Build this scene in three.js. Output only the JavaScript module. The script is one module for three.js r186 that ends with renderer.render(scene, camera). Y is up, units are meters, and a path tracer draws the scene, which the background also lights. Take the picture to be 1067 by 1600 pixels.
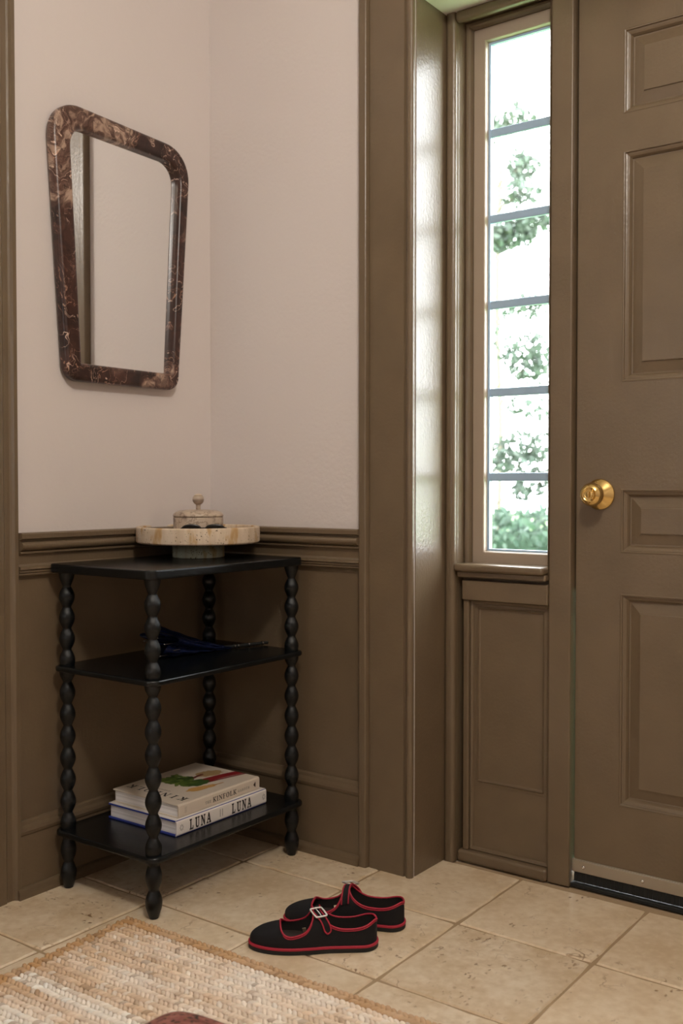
import * as THREE from 'three';
import { RoundedBoxGeometry } from 'three/addons/geometries/RoundedBoxGeometry.js';
import { mergeGeometries, mergeVertices } from 'three/addons/utils/BufferGeometryUtils.js';
import { createNoise3D } from 'simplex-noise';

// ------------------------------------------------------------------ camera, sky, lamps, exposure
const scene = new THREE.Scene();
const renderer = new THREE.WebGLRenderer({ antialias: true });
renderer.toneMapping = THREE.LinearToneMapping;
renderer.toneMappingExposure = 0.95;
renderer.shadowMap.enabled = true;

const camera = new THREE.PerspectiveCamera(53.42, 1067 / 1600, 0.05, 100);
camera.position.set(1.985, 0.95, 2.071);
{
  const pitch = Math.atan(41 / 1590), yaw = Math.atan2(1175, 1590);
  camera.lookAt(1.985 - Math.sin(yaw), 0.95 - Math.tan(pitch), 2.071 - Math.cos(yaw));
}
camera.focus = 2.3; camera.userData.fStop = 3.5;

scene.background = new THREE.Color().setRGB(0.93, 0.98, 1.0);   // overcast daylight
scene.backgroundIntensity = 18.0;

const LAMP = [1.82, 2.34, 1.46];                       // frosted globe pendant over the entry (built below)
const lampLight = new THREE.PointLight(new THREE.Color().setRGB(1.0, 0.925, 0.84), 5.3);
lampLight.position.set(...LAMP); lampLight.castShadow = true; lampLight.shadow.radius = 5;
scene.add(lampLight);

// ------------------------------------------------------------------ helpers
function rng(seed) { let a = seed >>> 0; return () => { a = (a + 0x6D2B79F5) | 0; let t = Math.imul(a ^ (a >>> 15), 1 | a); t = (t + Math.imul(t ^ (t >>> 7), 61 | t)) ^ t; return ((t ^ (t >>> 14)) >>> 0) / 4294967296; }; }
const n3 = createNoise3D(rng(7));
function fbm(x, y, z, o = 4) { let s = 0, a = 0.5, f = 1; for (let i = 0; i < o; i++) { s += a * n3(x * f, y * f, z * f + i * 9.1); a *= 0.5; f *= 2.03; } return s; }
const clamp = (v, a = 0, b = 1) => Math.min(b, Math.max(a, v));
const mix = (a, b, t) => a + (b - a) * t;
const mix3 = (a, b, t) => [mix(a[0], b[0], t), mix(a[1], b[1], t), mix(a[2], b[2], t)];
const smooth = (a, b, x) => { const t = clamp((x - a) / (b - a)); return t * t * (3 - 2 * t); };
const used = {};
function numbered(name) { if (!(name in used)) { used[name] = 0; return name; } used[name]++; return name + '_' + String(used[name]).padStart(3, '0'); }
function shade(o) { o.traverse((m) => { if (m.isMesh) { m.castShadow = true; m.receiveShadow = true; } }); return o; }
function part(name, geo, mat, parent, label) { const m = new THREE.Mesh(geo, mat); m.name = name; m.castShadow = m.receiveShadow = true; parent.add(m); if (label) m.userData.label = label; return m; }
function struct(name, geo, mat) { const m = new THREE.Mesh(geo, mat); m.name = name; m.userData.kind = 'structure'; m.castShadow = m.receiveShadow = true; scene.add(m); return m; }
function structGroup(name, x = 0, y = 0, z = 0) { const g = new THREE.Group(); g.name = name; g.position.set(x, y, z); g.userData.kind = 'structure'; scene.add(g); return g; }
function thing(name, label, category, pos = [0, 0, 0], turn = 0, group) {
  const g = new THREE.Group(); g.name = numbered(name); g.position.set(...pos); g.rotation.y = turn;
  g.userData = { label, category }; if (group) g.userData.group = group; scene.add(g); return g;
}
const flat = (g) => (g.index ? g.toNonIndexed() : g);
function boxUV(geo, s = 1, ou = 0, ov = 0) {           // uv in metres from the face each triangle looks along
  const g = flat(geo), p = g.attributes.position, n = p.count, uv = new Float32Array(n * 2);
  const a = new THREE.Vector3(), b = new THREE.Vector3(), c = new THREE.Vector3();
  for (let i = 0; i < n; i += 3) {
    a.fromBufferAttribute(p, i); b.fromBufferAttribute(p, i + 1); c.fromBufferAttribute(p, i + 2);
    const nn = b.clone().sub(a).cross(c.clone().sub(a)); const ax = Math.abs(nn.x), ay = Math.abs(nn.y), az = Math.abs(nn.z);
    [a, b, c].forEach((v, k) => {
      let u, w; if (ax >= ay && ax >= az) { u = v.z; w = v.y; } else if (ay >= az) { u = v.x; w = v.z; } else { u = v.x; w = v.y; }
      uv[(i + k) * 2] = u * s + ou; uv[(i + k) * 2 + 1] = w * s + ov;
    });
  }
  g.setAttribute('uv', new THREE.BufferAttribute(uv, 2)); return g;
}
const merge = (list) => mergeGeometries(list.map((g) => { const f = flat(g); for (const k of Object.keys(f.attributes)) if (!['position', 'normal', 'uv'].includes(k)) f.deleteAttribute(k); if (!f.attributes.uv) boxUV(f); return f; }));
function bx(x0, x1, y0, y1, z0, z1, r = 0.0015, seg = 2) {   // a box with softened edges between two corners
  const w = x1 - x0, h = y1 - y0, d = z1 - z0;
  const g = new RoundedBoxGeometry(w, h, d, seg, Math.min(r, w / 2.01, h / 2.01, d / 2.01)); g.translate((x0 + x1) / 2, (y0 + y1) / 2, (z0 + z1) / 2); return boxUV(g);
}
function strip(pts, a, b, place) {                     // profile (out, up) drawn along a run from a to b; place(out, up, along) -> [x, y, z]
  const pos = [], quad = (p, q, r, s) => pos.push(...p, ...q, ...r, ...p, ...r, ...s);
  for (let i = 0; i + 1 < pts.length; i++) { const [d0, u0] = pts[i], [d1, u1] = pts[i + 1]; quad(place(d0, u0, a), place(d0, u0, b), place(d1, u1, b), place(d1, u1, a)); }
  const g = new THREE.BufferGeometry(); g.setAttribute('position', new THREE.Float32BufferAttribute(pos, 3)); g.computeVertexNormals();
  for (const t of [a, b]) { const sh = new THREE.Shape(pts.map(([d, u]) => new THREE.Vector2(d, u))); const sg = flat(new THREE.ShapeGeometry(sh)); const q = sg.attributes.position; for (let i = 0; i < q.count; i++) { const r = place(q.getX(i), q.getY(i), t); q.setXYZ(i, ...r); } sg.computeVertexNormals(); sg.deleteAttribute('uv'); g.userData['cap' + t] = sg; }
  const caps = Object.values(g.userData); g.userData = {};
  return boxUV(mergeGeometries([g, ...caps]));
}
function arc(cx, cy, r, a0, a1, n = 6) { const o = []; for (let i = 0; i <= n; i++) { const t = (a0 + (a1 - a0) * i / n) * Math.PI / 180; o.push([cx + r * Math.cos(t), cy + r * Math.sin(t)]); } return o; }
// a raised or sunk panel: rectangles stepping inward; rings are [inset, out]; facing +z
function rings(x0, x1, y0, y1, z, steps, cap = true) {
  const pos = [], R = steps.map(([i, o]) => [[x0 + i, y0 + i, z + o], [x1 - i, y0 + i, z + o], [x1 - i, y1 - i, z + o], [x0 + i, y1 - i, z + o]]);
  const q = (a, b, c, d) => pos.push(...a, ...b, ...c, ...a, ...c, ...d);
  for (let k = 0; k + 1 < R.length; k++) for (let e = 0; e < 4; e++) { const f = (e + 1) % 4; q(R[k][e], R[k][f], R[k + 1][f], R[k + 1][e]); }
  if (cap) { const L = R[R.length - 1]; q(L[0], L[1], L[2], L[3]); }
  const g = new THREE.BufferGeometry(); g.setAttribute('position', new THREE.Float32BufferAttribute(pos, 3)); g.computeVertexNormals(); return boxUV(g);
}
function tube(points, r, seg = 60, rad = 8, closed = false) { return new THREE.TubeGeometry(new THREE.CatmullRomCurve3(points.map((p) => (p.isVector3 ? p : new THREE.Vector3(...p))), closed), seg, r, rad, closed); }
function dataTex(w, h, fn, srgb) {
  const d = new Uint8Array(w * h * 4);
  for (let y = 0; y < h; y++) for (let x = 0; x < w; x++) { const c = fn(x / w, y / h, x, y), i = (y * w + x) * 4; d[i] = clamp(c[0]) * 255; d[i + 1] = clamp(c[1]) * 255; d[i + 2] = clamp(c[2]) * 255; d[i + 3] = 255; }
  const t = new THREE.DataTexture(d, w, h); t.magFilter = THREE.LinearFilter; t.minFilter = THREE.LinearMipmapLinearFilter; t.generateMipmaps = true; t.wrapS = t.wrapT = THREE.RepeatWrapping; if (srgb) t.colorSpace = THREE.SRGBColorSpace; t.needsUpdate = true; return t;
}
const per = (fn) => (u, v, s) => {                      // seamless: noise sampled on a torus blend
  const a = fn(u * s, v * s), b = fn((u - 1) * s, v * s), c = fn(u * s, (v - 1) * s), d = fn((u - 1) * s, (v - 1) * s);
  return mix(mix(a, b, u), mix(c, d, u), v);
};
const rep = (t, u, v = u) => { const c = t.clone(); c.repeat.set(u, v); c.needsUpdate = true; return c; };
const col = (r, g, b) => new THREE.Color().setRGB(r / 255, g / 255, b / 255, THREE.SRGBColorSpace);

// ------------------------------------------------------------------ textures and materials
const paintBump = dataTex(512, 512, (u, v) => {
  const a = per((x, y) => fbm(x, y, 1.3, 3))(u, v, 34), b = per((x, y) => n3(x, y * 0.12, 4))(u, v, 60); const h = 0.5 + 0.4 * a + 0.14 * b; return [h, h, h];
});
const wallBump = dataTex(512, 512, (u, v) => { const h = 0.5 + 0.5 * per((x, y) => fbm(x, y, 8.3, 4))(u, v, 26); return [h, h, h]; });
const patch = dataTex(512, 512, (u, v) => { const h = 0.9 + 0.16 * per((x, y) => fbm(x, y, 2.1, 4))(u, v, 5); return [h, h, h]; });
const paintM = new THREE.MeshPhysicalMaterial({ color: col(113, 96, 75), ior: 1.56, roughness: 0.33, bumpMap: rep(paintBump, 2.5), bumpScale: 0.0007, map: rep(patch, 1.3), specularIntensity: 1 });
const wallM = new THREE.MeshStandardMaterial({ color: col(214, 205, 202), roughness: 0.72, bumpMap: rep(wallBump, 2.2), bumpScale: 0.0006 });
const ceilM = new THREE.MeshStandardMaterial({ color: col(226, 220, 210), roughness: 0.85 });
const blackM = new THREE.MeshPhysicalMaterial({ color: col(13, 16, 18), specularIntensity: 0.75, roughness: 0.27, bumpMap: rep(paintBump, 5), bumpScale: 0.0004 });
const brassM = new THREE.MeshStandardMaterial({ color: col(224, 192, 126), roughness: 0.17, metalness: 1 });
const steelM = new THREE.MeshStandardMaterial({ color: col(205, 203, 200), roughness: 0.25, metalness: 1 });
const aluM = new THREE.MeshStandardMaterial({ color: col(176, 168, 155), roughness: 0.42, metalness: 0.85 });
const rubberM = new THREE.MeshStandardMaterial({ color: col(22, 24, 23), roughness: 0.7 });

// cream limestone floor tiles
const stoneFn = (seed) => (u, v) => {
  const b = 0.5 + 0.5 * per((x, y) => fbm(x, y, seed, 5))(u, v, 4);
  const f = per((x, y) => fbm(x, y, seed + 20, 3))(u, v, 22);
  const cr = per((x, y) => n3(x + 0.5 * fbm(x * 2, y * 2, seed + 3, 3), y + 0.5 * fbm(x * 2, y * 2, seed + 6, 3), seed + 40))(u, v, 5);
  const gate = smooth(0.05, 0.45, per((x, y) => fbm(x, y, seed + 60, 2))(u, v, 4));
  const vein = (1 - smooth(0.0, 0.05, Math.abs(cr))) * gate;
  const pg = smooth(-0.05, 0.4, per((x, y) => fbm(x, y, seed + 80, 3))(u, v, 5));
  const pit = smooth(0.16, 0.4, per((x, y) => fbm(x, y * 1.5, seed + 90, 4))(u, v, 26)) * pg;
  return { b, f, vein, pit };
};
const stoneSets = [3.1, 17.7].map((s) => {
  const F = stoneFn(s), cache = [];
  const N = 768;
  const map = dataTex(N, N, (u, v, x, y) => {
    const q = F(u, v); cache[y * N + x] = q;
    let c = mix3([0.79, 0.70, 0.575], [0.90, 0.845, 0.76], clamp((q.b - 0.5) * 1.9 + 0.55)); c = mix3(c, [0.93, 0.89, 0.83], clamp(q.f * 0.9)); c = mix3(c, [0.76, 0.665, 0.54], clamp(-q.f * 0.9)); c = mix3(c, [0.46, 0.34, 0.23], clamp(q.vein * 0.65 + q.pit * 0.9)); return c;
  }, true);
  const bump = dataTex(N, N, (u, v, x, y) => { const q = cache[y * N + x]; const h = 0.75 + 0.2 * q.b + 0.14 * q.f - 0.3 * q.vein - 0.55 * q.pit; return [h, h, h]; });
  return [map, bump];
});
const tileMs = []; for (const [m, b] of stoneSets) for (const k of [1, 0.955, 1.03]) tileMs.push(new THREE.MeshStandardMaterial({ map: m, bumpMap: b, bumpScale: 0.0026, roughness: 0.4, color: new THREE.Color(1.0 * k, 0.97 * k, 0.93 * k) }));
const groutM = new THREE.MeshStandardMaterial({ color: col(166, 142, 112), roughness: 0.95, bumpMap: rep(wallBump, 10), bumpScale: 0.001 });

// dark maroon marble with pale veins (mirror frame), uv in metres times 1
const marble = dataTex(1024, 1024, (u, v) => {
  const x = u * 7, y = v * 7;
  const wx = fbm(x * 0.9, y * 0.9, 2, 4), wy = fbm(x * 0.9, y * 0.9, 12, 4);
  let c = mix3([0.13, 0.075, 0.065], [0.30, 0.19, 0.16], clamp(0.5 + 0.9 * fbm(x * 1.2 + wx, y * 1.2 + wy, 5, 5)));
  const pale = smooth(0.12, 0.42, fbm(x * 0.55 + 0.4 * wx + 3, y * 0.55, 31, 4) * 0.8 + 0.75 * smooth(0.75, 0.2, Math.hypot((u - 0.10) * 2.6, (v - 0.80) * 3.0)) - 0.12);
  const mott = fbm(x * 3.2 + wx * 2, y * 2.0 + wy * 2, 33, 5); c = mix3(c, mix3([0.42, 0.31, 0.27], [0.68, 0.58, 0.51], clamp(0.5 + 1.3 * mott)), clamp(pale * (0.75 + 0.9 * mott))); c = mix3(c, [0.22, 0.13, 0.11], (1 - smooth(0.0, 0.05, Math.abs(mott))) * pale * 0.8);
  const v1 = Math.abs(fbm(x * 1.3 + 1.2 * wx, y * 0.8 + 1.2 * wy, 50, 3)), v2 = Math.abs(fbm(x * 3.6 + wx * 2, y * 2.4 + wy * 2, 70, 3));
  const g1 = smooth(-0.25, 0.15, fbm(x * 0.7, y * 0.7, 90, 2)), g2 = smooth(-0.15, 0.2, fbm(x * 1.1, y * 1.1, 97, 2));
  c = mix3(c, [0.86, 0.75, 0.68], (1 - smooth(0.006, 0.035, v1)) * g1);
  c = mix3(c, [0.72, 0.56, 0.47], (1 - smooth(0.006, 0.05, v2)) * g2 * 0.9);
  c = mix3(c, [0.10, 0.055, 0.045], (1 - smooth(0, 0.03, Math.abs(fbm(x * 2.2 + wy, y * 2.2 + wx, 120, 3)))) * 0.5);
  return c;
}, true);
const marbleM = new THREE.MeshPhysicalMaterial({ map: marble, roughness: 0.3 });
// travertine: cream, banded, pitted
const travC = [];
const travMap = dataTex(512, 512, (u, v, x, y) => {
  const band = per((a, b) => fbm(a * 1.0, b * 0.16, 3, 4))(u, v, 9), gold = smooth(0.0, 0.32, per((a, b) => fbm(a, b * 0.35, 33, 4))(u, v, 5));
  const pit = smooth(0.24, 0.44, per((a, b) => fbm(a, b, 44, 2))(u, v, 27)) * smooth(-0.3, 0.1, per((a, b) => fbm(a, b, 48, 2))(u, v, 6));
  travC[y * 512 + x] = 0.7 + 0.2 * band - 0.6 * pit;
  let c = mix3([0.80, 0.72, 0.62], [0.90, 0.84, 0.77], clamp(0.5 + band)); c = mix3(c, [0.74, 0.58, 0.36], gold * 0.75); return mix3(c, [0.26, 0.19, 0.13], pit * 0.85);
}, true);
const travBump = dataTex(512, 512, (u, v, x, y) => { const h = travC[y * 512 + x]; return [h, h, h]; });
const travM = new THREE.MeshStandardMaterial({ map: travMap, bumpMap: travBump, bumpScale: 0.0016, roughness: 0.6, color: new THREE.Color(0.92, 0.9, 0.88) });
const travFootM = new THREE.MeshStandardMaterial({ map: travMap, bumpMap: travBump, bumpScale: 0.0016, roughness: 0.7, color: new THREE.Color(0.50, 0.61, 0.60) });
const greyMarble = dataTex(512, 512, (u, v) => {
  const w = per((a, b) => fbm(a, b, 7, 4))(u, v, 4), blot = smooth(0.05, 0.4, per((a, b) => fbm(a, b * 0.7, 21, 5))(u, v, 6)), vein = 1 - smooth(0, 0.05, Math.abs(per((a, b) => fbm(a, b, 61, 4))(u, v, 5)));
  let c = mix3([0.74, 0.67, 0.61], [0.86, 0.80, 0.74], clamp(0.5 + w)); c = mix3(c, [0.44, 0.37, 0.33], blot * 0.8); return mix3(c, [0.36, 0.29, 0.23], vein * 0.4);
}, true);
const greyMarbleM = new THREE.MeshPhysicalMaterial({ map: greyMarble, roughness: 0.32, color: new THREE.Color(0.86, 0.83, 0.78) });

// ------------------------------------------------------------------ room shell
const RX = 3.6, RZ = 4.6, CH = 2.75, OX0 = 0.672, OX1 = 2.246, OY = 2.12, ODZ = -0.3, W3 = [0.34, 0.64, 1.1, 1.9];
struct('wall_left', bx(-0.16, 0, -0.02, CH + 0.1, ODZ, RZ + 0.16, 0.0005), wallM);
{
  const s = new THREE.Shape(); s.moveTo(0, -0.02); s.lineTo(OX0 - 0.002, -0.02); s.lineTo(OX0 - 0.002, OY + 0.002); s.lineTo(OX1 + 0.002, OY + 0.002); s.lineTo(OX1 + 0.002, -0.02); s.lineTo(RX, -0.02); s.lineTo(RX, CH); s.lineTo(0, CH); s.closePath();
  const g = new THREE.ExtrudeGeometry(s, { depth: -ODZ, bevelEnabled: false }); g.translate(0, 0, ODZ);
  struct('wall_back', boxUV(g), wallM);
}
struct('wall_right', bx(RX, RX + 0.16, -0.02, CH + 0.1, ODZ, RZ + 0.16, 0.0005), wallM);
{ // wall behind the camera, with the narrow window that lights the corner from the front
  const [wx0, wx1, wy0, wy1] = W3;
  const s = new THREE.Shape(); s.moveTo(0, -0.02); s.lineTo(RX, -0.02); s.lineTo(RX, CH); s.lineTo(0, CH); s.closePath();
  const h = new THREE.Path(); h.moveTo(wx0, wy0); h.lineTo(wx0, wy1); h.lineTo(wx1, wy1); h.lineTo(wx1, wy0); h.closePath(); s.holes.push(h);
  const g = new THREE.ExtrudeGeometry(s, { depth: 0.16, bevelEnabled: false }); g.translate(0, 0, RZ);
  struct('wall_front', boxUV(g), wallM);
  const w = structGroup('window_3'), ym = (wy0 + wy1) / 2;
  const fr = []; for (const [a, b, c, d] of [[wx0, wx0 + 0.04, wy0, wy1], [wx1 - 0.04, wx1, wy0, wy1], [wx0 + 0.04, wx1 - 0.04, wy0, wy0 + 0.05], [wx0 + 0.04, wx1 - 0.04, wy1 - 0.04, wy1], [wx0 + 0.04, wx1 - 0.04, ym - 0.012, ym + 0.012]]) fr.push(bx(a, b, c, d, RZ + 0.05, RZ + 0.1, 0.004));
  part('window_frame', merge(fr), paintM, w);
}
struct('ceiling', bx(-0.16, RX + 0.16, CH, CH + 0.12, ODZ, RZ + 0.16, 0.0005), ceilM);

// floor: mortar bed and loose-edged stone tiles, 31 cm apart
{
  const floor = structGroup('floor');
  part('mortar_bed', bx(-0.16, RX + 0.16, -0.12, -0.0035, ODZ, RZ + 0.16, 0.0005), groutM, floor);
  const r = rng(21), P = 0.31, G = 0.005, variants = [];
  for (let k = 0; k < 8; k++) {
    const n = 6, H = (P - G) / 2, ring = [];
    const corner = [[-1, -1], [1, -1], [1, 1], [-1, 1]];
    for (let e = 0; e < 4; e++) for (let i = 0; i < n; i++) {
      const a = corner[e], b = corner[(e + 1) % 4], t = i / n; let x = mix(a[0], b[0], t) * H, z = mix(a[1], b[1], t) * H; const j = (r() - 0.3) * 0.0022 + (r() < 0.1 ? 0.0025 : 0); const L = Math.max(Math.abs(x), Math.abs(z)); x -= Math.sign(x) * (Math.abs(x) > L * 0.98 ? j : 0); z -= Math.sign(z) * (Math.abs(z) > L * 0.98 ? j : 0);
      if (i === 0) { x *= 0.988; z *= 0.988; } ring.push([x, z]);
    }
    const pos = [], N = ring.length, lift = () => 0; const top = ring.map(([x, z]) => [x * 0.981, 0, z * 0.981]), edge = ring.map(([x, z]) => [x, -0.0028, z]), low = ring.map(([x, z]) => [x, -0.009, z]);
    const tri = (a, b, c) => pos.push(...a, ...c, ...b);
    for (let i = 0; i < N; i++) { const j = (i + 1) % N; tri([0, lift(), 0], top[i], top[j]); tri(top[i], edge[i], edge[j]); tri(top[i], edge[j], top[j]); tri(edge[i], low[i], low[j]); tri(edge[i], low[j], edge[j]); }
    const g = new THREE.BufferGeometry(); g.setAttribute('position', new THREE.Float32BufferAttribute(pos, 3)); g.computeVertexNormals();
    variants.push(boxUV(g, 1.6, r() * 5, r() * 5));
  }
  for (let ix = -1; ix < 12; ix++) for (let iz = -1; iz < 15; iz++) {
    const cx = 0.267 + (ix - 0.5) * P + P, cz = 0.163 + (iz - 0.5) * P + P;
    if (cx - P / 2 > RX || cz - P / 2 > RZ || cx + P / 2 < 0 || cz + P / 2 < -0.3) continue;
    const t = part('tile', variants[Math.floor(r() * 8)], tileMs[Math.floor(r() * tileMs.length)], floor);
    t.position.set(cx, (r() - 0.5) * 0.0012, cz); t.rotation.y = Math.floor(r() * 4) * Math.PI / 2;
  }
}

// chair rails, baseboards, wainscot
const railP = [[0, 0.842], [0.027, 0.842], [0.030, 0.839], [0.030, 0.829], [0.020, 0.826], [0.020, 0.821], ...arc(0.024, 0.812, 0.0095, 80, -80, 8), [0.020, 0.801], [0.024, 0.799], [0.024, 0.795], [0.016, 0.793], [0.014, 0.790], [0.014, 0.770], [0.017, 0.765], [0.023, 0.763], [0.024, 0.758], [0.018, 0.756], ...arc(0.0175, 0.7525, 0.003, 80, -80, 4), ...arc(0.0150, 0.7465, 0.003, 80, -80, 4), [0.010, 0.742], [0, 0.742]];
const baseP = [[0, 0.207], [0.007, 0.207], [0.010, 0.203], [0.012, 0.196], [0.017, 0.190], [0.019, 0.183], [0.017, 0.176], [0.014, 0.172], [0.014, 0.026], ...arc(0.014, 0.012, 0.013, 90, 0, 5), [0.027, 0], [0, 0]];
const onBack = (d, u, t) => [t, u, d], onLeft = (d, u, t) => [d, u, t];
const CASE_Z = 0.645;
struct('trim_1', strip(railP, 0, 0.524, onBack), paintM);
struct('trim_2', strip(railP, 0, CASE_Z, onLeft), paintM);
struct('baseboard_back', strip(baseP, 0, 0.524, onBack), paintM);
struct('baseboard_left', strip(baseP.map(([d, u]) => [d, u > 0.1 ? u - 0.03 : u]), 0, CASE_Z + 0.012, onLeft), paintM);
struct('trim_3', bx(0, 0.524, 0, 0.745, 0, 0.004, 0.0005), paintM);       // wainscot panel, back
struct('trim_4', bx(0, 0.004, 0, 0.745, 0, CASE_Z, 0.0005), paintM);      // wainscot panel, left

// pilaster casing on the back wall, its rounded corner bead, and the reveal of the recess
const vert = (pts, y0, y1, fn) => strip(pts, y0, y1, fn);
{
  const p = [[0.522, 0], [0.522, 0.018], ...arc(0.527, 0.018, 0.005, 180, 90, 3), [0.541, 0.023], ...arc(0.541, 0.019, 0.004, 90, 10, 3), [0.546, 0.014], [0.5475, 0.009], [0.550, 0.012], [0.649, 0.012], [0.651, 0.007], [0.6535, 0.007], ...arc(0.664, 0.006, 0.0095, 170, -30, 9), [0.672, 0]];
  struct('trim_5', vert(p, 0, CH, (x, z, t) => [x, t, z]), paintM);
  const q = p.map(([x, z]) => [OX0 + OX1 - x, z]);
  struct('trim_6', vert(q, 0, CH, (x, z, t) => [x, t, z]), paintM);
  struct('trim_7', bx(OX0 - 0.02, OX0, 0, OY, ODZ, -0.006, 0.001), paintM);
  struct('trim_8', bx(OX1, OX1 + 0.02, 0, OY, ODZ, -0.006, 0.001), paintM);
  struct('trim_9', bx(OX0 - 0.02, OX1 + 0.02, OY, OY + 0.02, ODZ, 0.0, 0.001), ceilM);
  struct('trim_10', bx(OX0, OX1, OY, OY + 0.11, 0.0, 0.012, 0.003), paintM);
}
// left wall: door casing at the edge of the frame, with a flush door beyond it
{
  const p = [[0, 0.0], [0.016, 0], [0.020, 0.003], [0.020, 0.012], [0.014, 0.016], [0.011, 0.020], [0.011, 0.034], [0.015, 0.038], [0.016, 0.060], [0.013, 0.066], [0.013, 0.095], [0.008, 0.100], [0, 0.100]];
  struct('trim_11', vert(p, 0, 2.14, (d, z, t) => [d, t, CASE_Z + z]), paintM);
  struct('trim_12', vert(p.map(([d, z]) => [d, -z]), 0, 2.14, (d, z, t) => [d, t, CASE_Z + 1.05 + z]), paintM);
  const d = structGroup('door_2');
  part('door_leaf', bx(0.0, 0.008, 0.005, 2.09, CASE_Z + 0.1, CASE_Z + 0.95, 0.001), paintM, d);
}

// ------------------------------------------------------------------ recessed entry: posts, head, sidelights, door
const DX0 = 1.006, DX1 = 1.912, DZ = -0.185;
struct('trim_13', bx(0.945, 1.001, 0, OY, -0.26, -0.164, 0.004, 3), paintM);
struct('trim_14', bx(1.917, 1.973, 0, OY, -0.26, -0.164, 0.004, 3), paintM);
struct('trim_15', bx(1.001, 1.917, 2.088, OY, ODZ, -0.164, 0.003), paintM);
function mirrorX(g) { const p = g.attributes.position, n = g.attributes.normal, s = OX0 + OX1; for (let i = 0; i < p.count; i++) { p.setX(i, s - p.getX(i)); n.setX(i, -n.getX(i)); } for (let i = 0; i < p.count; i += 3) for (const a of [p, n, g.attributes.uv]) for (let k = 0; k < a.itemSize; k++) { const t = a.getComponent(i + 1, k); a.setComponent(i + 1, k, a.getComponent(i + 2, k)); a.setComponent(i + 2, k, t); } return g; }
const glassM = new THREE.MeshPhysicalMaterial({ color: 0xffffff, transmission: 1, thickness: 0, roughness: 0.0, ior: 1.45, specularIntensity: 0.6 });
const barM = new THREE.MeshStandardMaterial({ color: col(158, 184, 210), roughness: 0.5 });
const sashM = new THREE.MeshPhysicalMaterial({ color: col(156, 140, 124), roughness: 0.36, bumpMap: rep(paintBump, 2.5), bumpScale: 0.0005 });
const BARS = [0.972, 1.184, 1.403, 1.618, 1.831];
function sidelight(idx, M) {
  const w = structGroup('window_' + idx), nm = 15 + (idx - 1) * 3;
  // stop bead running to the floor, then the frame stepping back to the sash
  const stop = [[0.672, -0.3], [0.672, -0.150], ...arc(0.682, -0.150, 0.010, 180, 90, 4), ...arc(0.690, -0.150, 0.010, 90, 0, 4), [0.700, -0.158], [0.699, -0.161], [0.700, -0.3]];
  struct('trim_' + (nm + 1), M(vert(stop, 0, OY, (x, z, t) => [x, t, z])), paintM);
  const f = M(rings(0.700, 0.946, 0.735, OY - 0.012, 0, [[0, -0.158], [0.001, -0.161], [0.001, -0.190], [0.003, -0.188], [0.007, -0.186], [0.012, -0.187], [0.016, -0.191], [0.018, -0.197], [0.019, -0.201]], false));
  part('window_frame', f, paintM, w);
  part('head_bead', M(bx(0.700, 0.946, OY - 0.026, OY, -0.16, -0.138, 0.008, 3)), paintM, w);
  const sash = M(rings(0.719, 0.975, 0.752, OY - 0.031, 0, [[0, -0.205], [0.001, -0.201], [0.030, -0.201], [0.032, -0.203], [0.034, -0.216]], false));
  part('sash', sash, sashM, w);
  const spacer = M(rings(0.7525, 0.943, 0.785, OY - 0.064, 0, [[0, -0.216], [0.006, -0.2165], [0.006, -0.228]], false));
  part('spacer', spacer, barM, w);
  const outer = M(rings(0.6725, 1.050, 0.70, OY + 0.02, 0, [[0, -0.240], [0.082, -0.240], [0.082, -0.229]], false));
  part('outer_frame', outer, paintM, w);
  const ys = [0.782, ...BARS, OY - 0.063];
  for (let i = 0; i < 6; i++) part('pane', M(bx(0.755, 0.943, ys[i] + (i ? 0.008 : 0), ys[i + 1] - (i < 5 ? 0.008 : 0), -0.2245, -0.2215, 0.0002)), glassM, w);
  for (const y of BARS) part('muntin', M(bx(0.755, 0.943, y - 0.0105, y + 0.0105, -0.228, -0.218, 0.003)), barM, w);
  struct('trim_' + (nm + 2), M(merge([bx(0.701, 0.9449, 0.737, 0.756, -0.25, -0.133, 0.008, 4), bx(0.703, 0.9449, 0.722, 0.738, -0.25, -0.148, 0.005, 3)])), paintM);   // sill nosing
  // panelled apron under the sill
  const ap = [];
  ap.push(bx(0.7005, 0.9449, 0, 0.735, -0.25, -0.189, 0.0005), bx(0.712, 0.9449, 0.664, 0.714, -0.19, -0.160, 0.003), bx(0.712, 0.728, 0.03, 0.664, -0.19, -0.166, 0.004, 3));
  ap.push(rings(0.728, 0.9449, 0.03, 0.664, 0, [[0, -0.176], [0.003, -0.174], [0.008, -0.176], [0.010, -0.180]], false));
  ap.push(rings(0.737, 0.936, 0.198, 0.655, 0, [[0, -0.181], [0.008, -0.181], [0.010, -0.178], [0.012, -0.1845], [0.0145, -0.1855]], true));
  ap.push(rings(0.737, 0.936, 0.03, 0.199, 0, [[0, -0.181]], true), bx(0.7005, 0.9449, 0, 0.030, -0.19, -0.158, 0.008, 3));
  struct('trim_' + (nm + 3), M(merge(ap)), paintM);
}
sidelight(1, (g) => g);
sidelight(2, mirrorX);

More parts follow.
